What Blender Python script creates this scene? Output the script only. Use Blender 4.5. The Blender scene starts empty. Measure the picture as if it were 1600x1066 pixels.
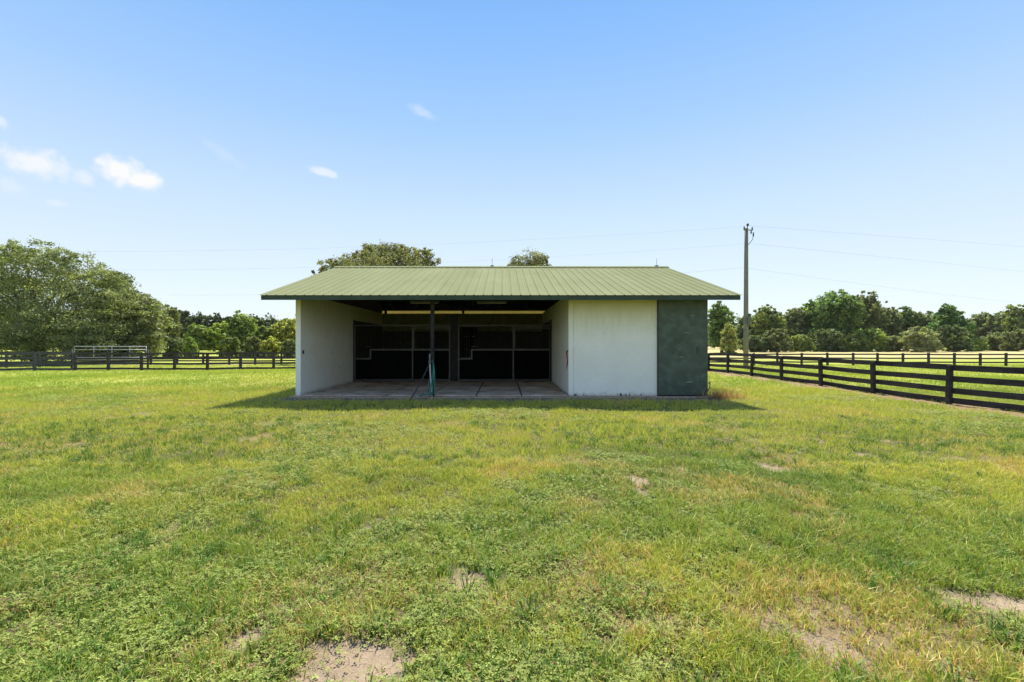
import bpy, math, random
import numpy as np
from mathutils import Vector

# ------------------------------------------------------------------ camera, sky, sun, exposure
scene = bpy.context.scene
CAM_Z = 1.45
cam_d = bpy.data.cameras.new("camera")
cam = bpy.data.objects.new("camera", cam_d)
scene.collection.objects.link(cam)
cam.location = (0, 0, CAM_Z)
cam.rotation_euler = (math.radians(90), 0, 0)
cam_d.lens = 16.0
cam_d.sensor_width = 36.0
cam_d.shift_x = 13.0 / 1600
cam_d.shift_y = 4.0 / 1600
cam_d.clip_start = 0.05
cam_d.clip_end = 3000
scene.camera = cam

SUN_EL, SUN_AZ = 58.0, 10.0        # azimuth from +Y towards +X
world = bpy.data.worlds.new("World")
scene.world = world
world.use_nodes = True
SKY_STRENGTH = 0.125
EXPO = 0.95
def build_world():
    nt = world.node_tree
    N, L = nt.nodes, nt.links
    for n in list(N): N.remove(n)
    out = N.new('ShaderNodeOutputWorld'); bg = N.new('ShaderNodeBackground')
    bg.inputs[1].default_value = SKY_STRENGTH
    L.new(bg.outputs[0], out.inputs[0])
    sky = N.new('ShaderNodeTexSky'); sky.sky_type = 'NISHITA'; sky.sun_disc = False
    sky.sun_elevation = math.radians(SUN_EL); sky.sun_rotation = math.radians(SUN_AZ)
    sky.air_density = 1.0; sky.dust_density = 0.15; sky.ozone_density = 2.6; sky.altitude = 30
    tc = N.new('ShaderNodeTexCoord')
    sep = N.new('ShaderNodeSeparateXYZ'); L.new(tc.outputs['Generated'], sep.inputs[0])
    def M(op, a, b=None, c=None, clamp=False):
        m = N.new('ShaderNodeMath'); m.operation = op; m.use_clamp = clamp
        for i, v in enumerate((a, b, c)):
            if v is None: continue
            if isinstance(v, (int, float)): m.inputs[i].default_value = v
            else: L.new(v, m.inputs[i])
        return m.outputs[0]
    az = M('ARCTAN2', sep.outputs[0], sep.outputs[1])
    el = M('ARCSINE', sep.outputs[2])
    nz = N.new('ShaderNodeTexNoise'); nz.inputs['Scale'].default_value = 22; nz.inputs['Detail'].default_value = 7
    nz.inputs['Roughness'].default_value = 0.62
    L.new(tc.outputs['Generated'], nz.inputs['Vector'])
    nz2 = N.new('ShaderNodeTexNoise'); nz2.inputs['Scale'].default_value = 55; nz2.inputs['Detail'].default_value = 5
    L.new(tc.outputs['Generated'], nz2.inputs['Vector'])
    # clouds (azimuth deg, elevation deg, half width deg, half height deg, opacity, tilt)
    clouds = [(-45.9, 15.6, 2.2, 1.5, 0.8, 0.05), (-40.0, 16.2, 2.1, 1.5, 1.0, 0.05), (-38.6, 15.8, 1.8, 1.1, 1.0, 0.1),
              (-21.6, 19.3, 1.9, 0.55, .6, -0.12), (-10.2, 26.6, 2.0, 0.7, .3, -0.3), (-48.8, 18.6, 1.6, 1.0, .5, -0.5),
              (-42.6, 15.0, 0.9, .7, .45, 0), (-44.4, 12.4, 0.9, .5, .35, 0), (-31.5, 19.5, 2.2, .7, .13, -0.5),
              (-47.3, 13.2, 1.2, .9, .25, -0.3)]
    tot = None
    for a, e, w, h, op, tl in clouds:
        da = M('SUBTRACT', az, math.radians(a)); de = M('SUBTRACT', el, math.radians(e))
        de = M('SUBTRACT', de, M('MULTIPLY', da, tl))
        u = M('DIVIDE', da, math.radians(w)); v = M('DIVIDE', de, math.radians(h))
        r = M('SQRT', M('ADD', M('MULTIPLY', u, u), M('MULTIPLY', v, v)))
        r = M('ADD', r, M('MULTIPLY', M('SUBTRACT', nz.outputs[0], 0.5), 1.5))
        r = M('ADD', r, M('MULTIPLY', M('SUBTRACT', nz2.outputs[0], 0.5), 1.1))
        mr = N.new('ShaderNodeMapRange'); mr.interpolation_type = 'SMOOTHSTEP'
        mr.inputs['From Min'].default_value = 1.1; mr.inputs['From Max'].default_value = 0.3
        mr.inputs['To Min'].default_value = 0; mr.inputs['To Max'].default_value = op
        L.new(r, mr.inputs['Value'])
        tot = mr.outputs[0] if tot is None else M('MAXIMUM', tot, mr.outputs[0])
    mix = N.new('ShaderNodeMix'); mix.data_type = 'RGBA'
    # hazy summer air: the Nishita sky is blended with a paler measured gradient by elevation
    rp = N.new('ShaderNodeValToRGB'); L.new(sep.outputs[2], rp.inputs[0]); e = rp.color_ramp.elements
    st = [(0.0, (.86, .93, .97)), (.094, (.80, .895, .97)), (.254, (.63, .79, .97)), (.43, (.38, .62, .98)), (.60, (.215, .48, .95)), (1.0, (.13, .33, .75))]
    while len(e) < len(st): e.new(.5)
    for i, (p, c) in enumerate(st): e[i].position = p; e[i].color = (*c, 1)
    k = 1 / (2 ** EXPO) / SKY_STRENGTH
    sc = N.new('ShaderNodeVectorMath'); sc.operation = 'SCALE'; sc.inputs['Scale'].default_value = k
    L.new(rp.outputs[0], sc.inputs[0])
    mx = N.new('ShaderNodeMix'); mx.data_type = 'RGBA'; mx.inputs['Factor'].default_value = .9
    L.new(sky.outputs[0], mx.inputs['A']); L.new(sc.outputs[0], mx.inputs['B'])
    L.new(tot, mix.inputs['Factor']); L.new(mx.outputs['Result'], mix.inputs['A'])
    mix.inputs['B'].default_value = (.98 * k, .98 * k, .99 * k, 1)
    L.new(mix.outputs['Result'], bg.inputs[0])
build_world()

sun_d = bpy.data.lights.new("sun", 'SUN')
sun = bpy.data.objects.new("sun", sun_d)
scene.collection.objects.link(sun)
sun_d.energy = 4.4
sun_d.angle = math.radians(0.55)
sun_d.color = (1.0, 0.955, 0.87)
_e, _a = math.radians(SUN_EL), math.radians(SUN_AZ)
sdir = Vector((math.sin(_a) * math.cos(_e), math.cos(_a) * math.cos(_e), math.sin(_e)))
sun.rotation_euler = sdir.to_track_quat('Z', 'Y').to_euler()
sun.location = (20, 60, 80)

scene.view_settings.view_transform = 'Standard'
scene.view_settings.look = 'None'
scene.view_settings.exposure = EXPO
scene.view_settings.gamma = 1.0
scene.cycles.max_bounces = 8
scene.cycles.transparent_max_bounces = 8

# ------------------------------------------------------------------ helpers
col = scene.collection
rng = np.random.default_rng(7)
random.seed(7)
F, VX, VY = 711.1, 787.0, 537.0
def pX(px, Y): return (px - VX) * Y / F
def pZ(py, Y): return CAM_Z + (VY - py) * Y / F

def _h(ix, iy, seed):
    ix = ix.astype(np.int64); iy = iy.astype(np.int64)
    n = (ix * 374761393 + iy * 668265263 + seed * 1274126177) & 0x7fffffff
    n = ((n ^ (n >> 13)) * 1274126177) & 0x7fffffff
    n = (n ^ (n >> 16)) & 0xffff
    return n / 65535.0
def vnoise(x, y, seed=0):
    xi = np.floor(x); yi = np.floor(y); fx = x - xi; fy = y - yi
    fx = fx * fx * (3 - 2 * fx); fy = fy * fy * (3 - 2 * fy)
    a = _h(xi, yi, seed); b = _h(xi + 1, yi, seed); c = _h(xi, yi + 1, seed); d = _h(xi + 1, yi + 1, seed)
    return (a * (1 - fx) + b * fx) * (1 - fy) + (c * (1 - fx) + d * fx) * fy
def fbm(x, y, seed=0, o=4):
    s = 0; a = 0.5; t = 0
    for i in range(o):
        s = s + a * vnoise(x * 2 ** i, y * 2 ** i, seed + i * 17); t += a; a *= 0.5
    return s / t
def sstep(a, b, x):
    t = np.clip((x - a) / (b - a), 0, 1); return t * t * (3 - 2 * t)

def gz(x, y):
    x = np.asarray(x, float); y = np.asarray(y, float)
    r = np.hypot(x, y)
    z = -0.47 * sstep(24, 40, r)
    und = (fbm(x * .55, y * .55, 3, 3) - .5) * .09
    barn = np.clip(np.maximum(np.abs(x) - 6.2, np.maximum(11.3 - y, y - 22)), 0, 1.5) / 1.5
    und2 = (fbm(x * 4.0, y * 4.0, 9, 3) - .5) * .03
    return z + (und + und2) * barn * np.clip(1.5 - r / 60, .3, 1)
def gzf(x, y): return float(gz(np.array([x]), np.array([y]))[0])

# bare sand patches read off the photo: centre px, half sizes px, strength
SP = [(998, 757, 17, 12, 1), (1006, 774, 12, 7, 1), (1036, 738, 12, 6, .8), (1212, 730, 27, 7, 1.1), (1194, 725, 14, 5, 1), (1348, 707, 14, 4, 1.0),
      (742, 906, 46, 15, 1.1), (760, 920, 25, 8, .9), (565, 1040, 95, 32, 1.12), (500, 1055, 55, 24, 1.0), (620, 1062, 50, 16, 1.0),
      (1540, 938, 85, 17, 1.25), (1480, 925, 45, 8, 1.0), (1600, 950, 60, 16, 1.1),
      (1290, 1010, 105, 44, .95), (1220, 965, 60, 22, .7), (1350, 1050, 100, 30, .9), (1235, 915, 40, 14, .6), (1440, 1020, 45, 18, .45),
      (388, 1005, 32, 26, .95), (470, 915, 32, 15, .85), (440, 945, 40, 15, .6), (520, 905, 30, 8, .5), (185, 843, 14, 7, .9), (285, 773, 14, 5, .8),
      (50, 731, 17, 5, .8), (80, 638, 12, 2.5, .8), (1005, 970, 55, 22, .6), (905, 955, 40, 12, .35), (30, 985, 30, 22, .6), (1150, 905, 26, 8, .3),
      (230, 645, 22, 4, .55), (1130, 658, 22, 3, .35), (1410, 640, 30, 4, .3)]
def sand_mask(x, y):
    n = fbm(x * 3.0, y * 3.0, 21, 4) - .5
    n2 = fbm(x * 14.0, y * 14.0, 22, 3) - .5
    m = np.zeros_like(x)
    for px, py, rx, ry, st in SP:
        cy = CAM_Z * F / (py - VY); cx = (px - VX) * cy / F
        ax = rx * cy / F; ay = ry * cy * cy / (CAM_Z * F)
        d = np.sqrt(((x - cx) / ax) ** 2 + ((y - cy) / ay) ** 2)
        m = np.maximum(m, st * (1 - sstep(.35, 1.35, d + n * 1.7 + n2 * 1.3)))
    # drip line and worn strip along the slab
    e = 1 - sstep(.0, .28, np.abs(y - 11.78) - .22 + n * .45)
    e = e * (1 - sstep(5.5, 6.3, np.abs(x + .05)))
    m = np.maximum(m, e * 1.0)
    # dirt strip below the right-hand fence
    f = 1 - sstep(.28, .72, np.abs(x - 10.72) + n * 1.5)
    m = np.maximum(m, f * .95 * sstep(7, 9, y) * (1 - sstep(25, 27, y)))
    # sandy drive beyond the left fence
    q = (1 - sstep(1.2, 2.4, np.abs(y - 42.6) + n * 2)) * (1 - sstep(7, 12, np.abs(x + 33)))
    m = np.maximum(m, q)
    # scattered tiny bare spots
    t = fbm(x * 1.9, y * 1.9, 77, 4)
    m = np.maximum(m, .6 * sstep(.74, .84, t) * (1 - sstep(10, 14, y)))
    return np.clip(m, 0, 1)
def clover_mask(x, y):
    n = fbm(x * .75, y * .75, 31, 4)
    near = sstep(8.5, 2.5, np.hypot(x, y))
    return np.clip(sstep(.47 - .10 * near, .64 - .06 * near, n), 0, 1) * (1 - sstep(10, 15, y))
def yellow_mask(x, y):
    n = fbm(x * .42 + 3, y * .42, 41, 4)
    band = np.exp(-((y - 8.8) / 2.6) ** 2) * .20 + np.exp(-((y - 13) / 5) ** 2 - ((np.abs(x) - 9) / 4) ** 2) * .18
    return np.clip(sstep(.36, .74, n + band + .05 - .12 * sstep(7.5, 4.5, y)), 0, 1)
def dry_mask(x, y):
    n = fbm(x * 1.1 + 9, y * 1.1, 51, 4)
    d = sstep(.56, .74, n)
    for px, py, rx, ry, st in [(1290, 970, 190, 90, .9), (980, 950, 150, 60, .6), (1520, 990, 110, 80, .7), (500, 960, 160, 80, .65),
                               (920, 790, 50, 25, .7), (1120, 628, 20, 8, 1.0), (430, 985, 60, 60, .5), (400, 668, 70, 16, .55), (1250, 650, 60, 12, .45),
                               (580, 690, 120, 24, .35), (780, 700, 90, 20, .35), (20, 960, 60, 60, .5)]:
        cy = CAM_Z * F / (py - VY); cx = (px - VX) * cy / F
        ax = rx * cy / F; ay = ry * cy * cy / (CAM_Z * F)
        q = np.sqrt(((x - cx) / ax) ** 2 + ((y - cy) / ay) ** 2)
        d = np.maximum(d, st * (1 - sstep(.4, 1.3, q + (n - .5) * 1.5)))
    return d

def np_mesh(name, V, faces, mat, colr=None, smooth=False, parent=None, attr='col'):
    """V (n,3); faces: list of (m,k) index arrays"""
    me = bpy.data.meshes.new(name)
    me.vertices.add(len(V)); me.vertices.foreach_set('co', np.ascontiguousarray(V, np.float32).ravel())
    li = np.concatenate([f.ravel() for f in faces]); tot = np.concatenate([np.full(len(f), f.shape[1]) for f in faces])
    st = np.concatenate([[0], np.cumsum(tot)[:-1]])
    me.loops.add(len(li)); me.loops.foreach_set('vertex_index', li.astype(np.int32))
    me.polygons.add(len(tot)); me.polygons.foreach_set('loop_start', st.astype(np.int32))
    try: me.polygons.foreach_set('loop_total', tot.astype(np.int32))
    except Exception: pass
    me.polygons.foreach_set('use_smooth', np.full(len(tot), bool(smooth)))
    me.update(calc_edges=True)
    if colr is not None:
        a = me.color_attributes.new(attr, 'FLOAT_COLOR', 'POINT')
        c = np.ones((len(V), 4), np.float32); c[:, :3] = colr
        a.data.foreach_set('color', c.ravel())
    me.materials.append(mat)
    o = bpy.data.objects.new(name, me); col.objects.link(o)
    if parent is not None: o.parent = parent
    return o

class MB:
    """collects shapes in world coordinates; build() links them as one mesh"""
    def __init__(s): s.v = []; s.f = []
    def add(s, vs, fs):
        b = len(s.v); s.v += [tuple(v) for v in vs]; s.f += [tuple(i + b for i in f) for f in fs]; return s
    def box(s, x0, x1, y0, y1, z0, z1):
        return s.add([(x0, y0, z0), (x1, y0, z0), (x1, y1, z0), (x0, y1, z0), (x0, y0, z1), (x1, y0, z1), (x1, y1, z1), (x0, y1, z1)],
                     [(0, 3, 2, 1), (4, 5, 6, 7), (0, 1, 5, 4), (1, 2, 6, 5), (2, 3, 7, 6), (3, 0, 4, 7)])
    def bar(s, p, q, w, h, up=(0, 0, 1)):
        p = Vector(p); q = Vector(q); d = (q - p).normalized(); u = Vector(up)
        sd = d.cross(u).normalized() * w / 2; u2 = sd.cross(d).normalized() * h / 2
        vs = [c + a * sd + b * u2 for c in (p, q) for a, b in ((-1, -1), (1, -1), (1, 1), (-1, 1))]
        return s.add(vs, [(0, 1, 2, 3), (7, 6, 5, 4), (0, 4, 5, 1), (1, 5, 6, 2), (2, 6, 7, 3), (3, 7, 4, 0)])
    def tube(s, pts, r, n=8, cap=True):
        pts = [Vector(p) for p in pts]; rs = r if isinstance(r, (list, tuple)) else [r] * len(pts)
        vs = []; fs = []
        d0 = (pts[1] - pts[0]).normalized(); a = d0.orthogonal().normalized()
        for i, p in enumerate(pts):
            d = (pts[min(i + 1, len(pts) - 1)] - pts[max(i - 1, 0)]).normalized()
            a = (a - d * a.dot(d)).normalized(); b = d.cross(a)
            for k in range(n):
                t = 2 * math.pi * k / n
                vs.append(p + (a * math.cos(t) + b * math.sin(t)) * rs[i])
        for i in range(len(pts) - 1):
            for k in range(n):
                k2 = (k + 1) % n
                fs.append((i * n + k, i * n + k2, (i + 1) * n + k2, (i + 1) * n + k))
        if cap:
            fs.append(tuple(range(n - 1, -1, -1))); fs.append(tuple((len(pts) - 1) * n + k for k in range(n)))
        return s.add(vs, fs)
    def prism_x(s, prof, x0, x1):   # profile of (y,z) extruded along x
        n = len(prof)
        vs = [(x0, y, z) for y, z in prof] + [(x1, y, z) for y, z in prof]
        fs = [(i, (i + 1) % n, n + (i + 1) % n, n + i) for i in range(n)] + [tuple(range(n - 1, -1, -1)), tuple(range(n, 2 * n))]
        return s.add(vs, fs)
    def build(s, name, mat, parent=None, smooth=False, bevel=0):
        me = bpy.data.meshes.new(name)
        o = bpy.data.objects.new(name, me); col.objects.link(o)
        org = Vector((0, 0, 0))
        if parent is not None:
            o.parent = parent; q = parent
            while q: org += q.location; q = q.parent
        me.from_pydata([tuple(Vector(v) - org) for v in s.v], [], s.f)
        me.validate(); me.materials.append(mat)
        if smooth:
            for p in me.polygons: p.use_smooth = True
        me.update()
        if bevel:
            m = o.modifiers.new('bevel', 'BEVEL'); m.width = bevel; m.segments = 2; m.limit_method = 'ANGLE'
        return o

def empty(name, loc):
    o = bpy.data.objects.new(name, None); o.location = loc; o.empty_display_size = .3; col.objects.link(o); return o
def tag(o, label=None, cat=None, group=None, kind=None):
    if label: o['label'] = label
    if cat: o['category'] = cat
    if group: o['group'] = group
    if kind: o['kind'] = kind
    return o

# ------------------------------------------------------------------ materials
class NT:
    def __init__(s, name, rough=.6, spec=.3, metal=0):
        s.m = bpy.data.materials.new(name); s.m.use_nodes = True
        s.t = s.m.node_tree; s.N = s.t.nodes; s.L = s.t.links
        s.b = s.N['Principled BSDF']; s.b.inputs['Roughness'].default_value = rough
        s.b.inputs['Specular IOR Level'].default_value = spec; s.b.inputs['Metallic'].default_value = metal
        s.tc = s.N.new('ShaderNodeTexCoord')
    def mp(s, sc=(1, 1, 1), src='Object'):
        m = s.N.new('ShaderNodeMapping'); m.inputs['Scale'].default_value = sc
        s.L.new(s.tc.outputs[src], m.inputs[0]); return m.outputs[0]
    def noise(s, scale, detail=5, rough=.55, sc=(1, 1, 1)):
        n = s.N.new('ShaderNodeTexNoise'); n.inputs['Scale'].default_value = scale; n.inputs['Detail'].default_value = detail
        n.inputs['Roughness'].default_value = rough
        s.L.new(s.mp(sc), n.inputs['Vector']); return n.outputs[0]
    def ramp(s, fac, stops):
        r = s.N.new('ShaderNodeValToRGB'); s.L.new(fac, r.inputs[0]); e = r.color_ramp.elements
        while len(e) < len(stops): e.new(.5)
        for i, (p, c) in enumerate(stops):
            e[i].position = p; e[i].color = (c, c, c, 1) if isinstance(c, (int, float)) else (*c, 1)
        return r.outputs[0]
    def mix(s, fac, a, b, mode='MIX'):
        m = s.N.new('ShaderNodeMix'); m.data_type = 'RGBA'; m.blend_type = mode
        for k, v in (('Factor', fac), ('A', a), ('B', b)):
            i = m.inputs[k]
            if isinstance(v, (int, float)): i.default_value = v
            elif isinstance(v, tuple): i.default_value = (*v, 1)
            else: s.L.new(v, i)
        return m.outputs['Result']
    def math(s, op, a, b=0.0):
        m = s.N.new('ShaderNodeMath'); m.operation = op
        for i, v in enumerate((a, b)):
            if isinstance(v, (int, float)): m.inputs[i].default_value = v
            else: s.L.new(v, m.inputs[i])
        return m.outputs[0]
    def sepz(s):
        q = s.N.new('ShaderNodeSeparateXYZ'); s.L.new(s.tc.outputs['Object'], q.inputs[0]); return q.outputs
    def color(s, c):
        if isinstance(c, tuple): s.b.inputs['Base Color'].default_value = (*c, 1)
        else: s.L.new(c, s.b.inputs['Base Color'])
        return s
    def bump(s, h, st=.3, dist=.01):
        b = s.N.new('ShaderNodeBump'); b.inputs['Strength'].default_value = st; b.inputs['Distance'].default_value = dist
        s.L.new(h, b.inputs['Height']); s.L.new(b.outputs[0], s.b.inputs['Normal']); return s

def simple(name, c, rough=.6, spec=.3, metal=0, var=.25, scale=6, sc=(1, 1, 1)):
    t = NT(name, rough, spec, metal)
    n = t.noise(scale, 6, .6, sc)
    d = tuple(v * (1 - var) for v in c); l = tuple(min(1, v * (1 + var)) for v in c)
    t.color(t.ramp(n, [(.3, d), (.7, l)])); t.bump(n, .25, .004); return t.m

# painted block walls: off-white, algae and some painted roof shade near the top, splashed dirt at the foot
def wall_mat():
    t = NT('white_painted_wall', .75, .2)
    z = t.sepz()[2]
    n = t.noise(1.3, 7, .6); n2 = t.noise(9, 6, .65); n3 = t.noise(2.2, 6, .7, (4, 4, .5))
    base = t.ramp(n, [(.3, (.82, .79, .69)), (.7, (.90, .87, .79))])
    base = t.mix(t.ramp(n2, [(.56, 0.0), (.75, .35)]), base, (.50, .50, .44))
    topf = t.ramp(t.math('ADD', t.math('MULTIPLY', z, .36), t.math('MULTIPLY', t.math('SUBTRACT', n3, .5), .28)), [(.58, 0.0), (.98, .85)])
    base = t.mix(topf, base, (.44, .43, .15))
    spots = t.ramp(t.noise(6.5, 2, .4, (1, 1, .6)), [(.745, 0.0), (.765, .8)])
    base = t.mix(spots, base, (.12, .10, .05))
    foot = t.ramp(t.math('ADD', z, t.math('MULTIPLY', t.math('SUBTRACT', n2, .5), .35)), [(.0, .8), (.16, 0.0)])
    base = t.mix(foot, base, (.30, .24, .16))
    t.color(base); t.bump(t.math('ADD', n2, t.noise(60, 4)), .35, .004)
    return t.m
def door_mat():
    t = NT('green_painted_door', .45, .35)
    n = t.noise(1.4, 7, .65); n2 = t.noise(3.0, 8, .75, (3.5, 1, 14)); n3 = t.noise(5, 6, .6)
    base = t.ramp(n, [(.3, (.034, .055, .040)), (.7, (.078, .102, .080))])
    base = t.mix(t.ramp(n3, [(.46, 0.0), (.68, .6)]), base, (.11, .16, .12))
    base = t.mix(t.ramp(n2, [(.69, 0.0), (.76, .7)]), base, (.34, .36, .28))
    t.color(base); t.bump(n3, .2, .004); return t.m
def roof_mat():
    t = NT('green_metal_roofing', .8, .0)
    n = t.noise(1.0, 6, .6, (1, .3, 1)); n2 = t.noise(7, 6, .7, (6, .5, 1))
    base = t.ramp(n, [(.3, (.225, .232, .122)), (.7, (.262, .270, .148))])
    base = t.mix(t.ramp(n2, [(.5, 0.0), (.8, .35)]), base, (.34, .33, .21))
    sh = t.N.new('ShaderNodeTexWhiteNoise'); sh.noise_dimensions = '1D'
    t.L.new(t.math('FLOOR', t.math('MULTIPLY', t.math('ADD', t.sepz()[0], 20.0), 1.045)), sh.inputs['W'])
    base = t.mix(t.math('MULTIPLY', sh.outputs[0], .22), base, (.19, .20, .10))
    base = t.mix(t.ramp(t.noise(2.2, 7, .7, (1, .12, 1)), [(.5, 0.0), (.75, .3)]), base, (.16, .165, .09))
    t.color(base); return t.m
def concrete_mat():
    t = NT('stained_concrete', .8, .2)
    n = t.noise(1.7, 8, .65); n2 = t.noise(18, 6, .6)
    base = t.ramp(n, [(.28, (.26, .15, .09)), (.5, (.56, .40, .28)), (.72, (.78, .66, .53))])
    base = t.mix(t.ramp(n2, [(.5, 0.0), (.8, .4)]), base, (.42, .38, .33))
    t.color(base); t.bump(n2, .4, .006); return t.m
def fence_mat(name, dark, light):
    t = NT(name, .7, .3)
    n = t.noise(2.5, 7, .7, (1, 1, 5)); n2 = t.noise(.8, 4, .6)
    base = t.ramp(t.math('ADD', t.math('MULTIPLY', n, .6), t.math('MULTIPLY', n2, .4)), [(.38, dark), (.66, light)])
    t.color(base); t.bump(n, .4, .004); return t.m

M_wall = wall_mat(); M_door = door_mat(); M_roof = roof_mat(); M_conc = concrete_mat()
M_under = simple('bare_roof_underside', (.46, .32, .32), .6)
M_fascia = simple('dark_green_trim', (.035, .06, .040), .5, var=.3, scale=3)
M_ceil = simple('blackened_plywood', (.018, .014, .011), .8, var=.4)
M_brown = simple('brown_boards', (.06, .035, .025), .8, var=.5, sc=(8, 8, .4))
M_steel = simple('galvanised_steel', (.12, .124, .12), .5, .3, .3, var=.35, scale=20)
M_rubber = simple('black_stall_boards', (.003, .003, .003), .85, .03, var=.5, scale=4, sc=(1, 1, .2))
M_bars = simple('dull_bar_steel', (.02, .02, .018), .5, .4, .3)
M_post = simple('dark_stained_post', (.022, .021, .021), .8, var=.6, scale=10)
M_fence = fence_mat('black_fence_paint', (.012, .010, .012), (.065, .056, .060))
M_greyfence = fence_mat('grey_fence_paint', (.03, .03, .032), (.10, .096, .10))  # lighter and greyer than the other fence boards
M_gate = simple('galvanised_gate_pipe', (.38, .38, .36), .45, .5, .2, var=.2)
M_pole = simple('weathered_pole_timber', (.20, .18, .16), .85, .1, var=.35, scale=5, sc=(6, 6, .4))
M_dark = simple('dark_hardware', (.05, .05, .055), .5, .4)
M_cable = simple('overhead_cable', (.28, .29, .30), .6, .2)
M_pvc = simple('grey_pvc', (.55, .56, .56), .5, .3, var=.15)
M_hose = simple('green_hose', (.02, .19, .15), .4, .4, var=.3)
M_blackhose = simple('black_hose', (.03, .03, .032), .5, .4)
M_red = simple('red_webbing', (.35, .05, .04), .7, .2)
M_white = simple('white_enamel', (.18, .18, .17), .4, .4, var=.1)
M_bark = simple('oak_bark', (.10, .085, .07), .9, .1, var=.5, scale=9, sc=(3, 3, .6))
M_block = simple('concrete_rim', (.38, .28, .20), .9, .1, var=.3, scale=9)

def leaf_mat(name, tint, trans=.30, rough=.5, attr='col', spec=.3):
    t = NT(name, rough, spec)
    a = t.N.new('ShaderNodeAttribute'); a.attribute_name = attr
    c = t.mix(1.0, a.outputs['Color'], tint, 'MULTIPLY')
    t.color(c)
    tr = t.N.new('ShaderNodeBsdfTranslucent'); t.L.new(t.mix(1.0, c, (1.05, 1.2, .7), 'MULTIPLY'), tr.inputs[0])
    mx = t.N.new('ShaderNodeMixShader'); mx.inputs[0].default_value = trans
    t.L.new(t.b.outputs[0], mx.inputs[1]); t.L.new(tr.outputs[0], mx.inputs[2])
    t.L.new(mx.outputs[0], t.N['Material Output'].inputs[0]); return t.m
M_grass = leaf_mat('grass_blades', (1, 1, 1), .34, .5, spec=.14)
M_leaf = leaf_mat('tree_leaves', (1.98, 1.84, 1.6), .46, .5, spec=.3)

def ground_mat():
    t = NT('pasture_ground', .95, .05)
    a = t.N.new('ShaderNodeAttribute'); a.attribute_name = 'col'
    n = t.noise(35, 6, .65); n2 = t.noise(6, 6, .6); n3 = t.noise(130, 3, .6)
    v = t.ramp(t.math('ADD', t.math('MULTIPLY', n, .5), t.math('ADD', t.math('MULTIPLY', n2, .25), t.math('MULTIPLY', n3, .25))), [(.3, .72), (.7, 1.3)])
    c = t.mix(1.0, a.outputs['Color'], v, 'MULTIPLY')
    t.color(c); t.bump(t.math('ADD', n, n3), .7, .015); return t.m
M_ground = ground_mat()

# ------------------------------------------------------------------ ground
def axis(segs):
    out = []
    for a, b, st in segs: out.append(np.arange(a, b, st))
    return np.concatenate(out)
def geo(a, b, r0, k):
    o = []; x = a; s = r0
    while x < b: o.append(x); x += s; s *= k
    return np.array(o + [b])
xa = geo(13, 900, .16, 1.10); xs = np.concatenate([-xa[::-1], np.arange(-12.9, 12.95, .08), xa])
ys = np.concatenate([-geo(1.2, 200, .3, 1.25)[::-1], np.arange(-1.0, 1.4, .3), np.arange(1.45, 14, .055), geo(14, 1200, .08, 1.045)])
GX, GY = np.meshgrid(xs, ys)
gx = GX.ravel(); gy = GY.ravel()
S = sand_mask(gx, gy); YL = yellow_mask(gx, gy); DR = dry_mask(gx, gy); r = np.hypot(gx, gy)
gzv = gz(gx, gy) - S * .012 + S * (fbm(gx * 9, gy * 9, 5, 3) - .5) * .03
def C(*v): return np.array(v, float)
green_near = C(.10, .095, .042); thatch = C(.27, .19, .10)  # near ground coloured darker for the look of shadow between blades
far_g = C(.30, .335, .058); far_y = C(.38, .37, .085)
k = np.clip(DR * .8, 0, 1)[:, None]
gc = green_near * (1 - k) + thatch * k
fk = np.maximum(sstep(7, 26, r), .75 * sstep(1.6, 2.6, np.abs(gx) - 1.3 * np.maximum(gy, 0)) * (gy < 30))[:, None]
fg = far_g * (1 - YL[:, None] * .75) + far_y * YL[:, None] * .75
stripe = (.90 + .2 * fbm(gx * .25, gy * 1.3, 61, 4))[:, None]
gc = gc * (1 - fk) + fg * stripe * fk
tan = sstep(50, 66, gy + 8 * (fbm(gx * .05, gy * .05, 8, 3) - .5))[:, None] * sstep(-5, 20, gx)[:, None]
gc = gc * (1 - tan) + C(.46, .39, .17) * tan
sd = C(.34, .25, .165) * (.65 + .7 * fbm(gx * 7, gy * 7, 71, 4))[:, None]
fs = np.exp(-((gx - 10.75) / .9) ** 2)[:, None] * ((gy > 7) & (gy < 27))[:, None]
slabs = np.exp(-((gy - 11.78) / .6) ** 2)[:, None] * (np.abs(gx) < 7)[:, None]
sd = sd * (1 - fs * .55) + C(.24, .13, .075) * fs * .55
sd = sd * (1 - slabs * .35) + C(.26, .19, .14) * slabs * .35
gc = gc * (1 - S[:, None]) + sd * S[:, None]
nx, ny = len(xs), len(ys)
idx = np.arange(nx * ny).reshape(ny, nx)
q = np.stack([idx[:-1, :-1].ravel(), idx[:-1, 1:].ravel(), idx[1:, 1:].ravel(), idx[1:, :-1].ravel()], 1)
ground = np_mesh('ground', np.stack([gx, gy, gzv], 1), [q], M_ground, gc, True)
tag(ground, kind='structure')

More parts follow.
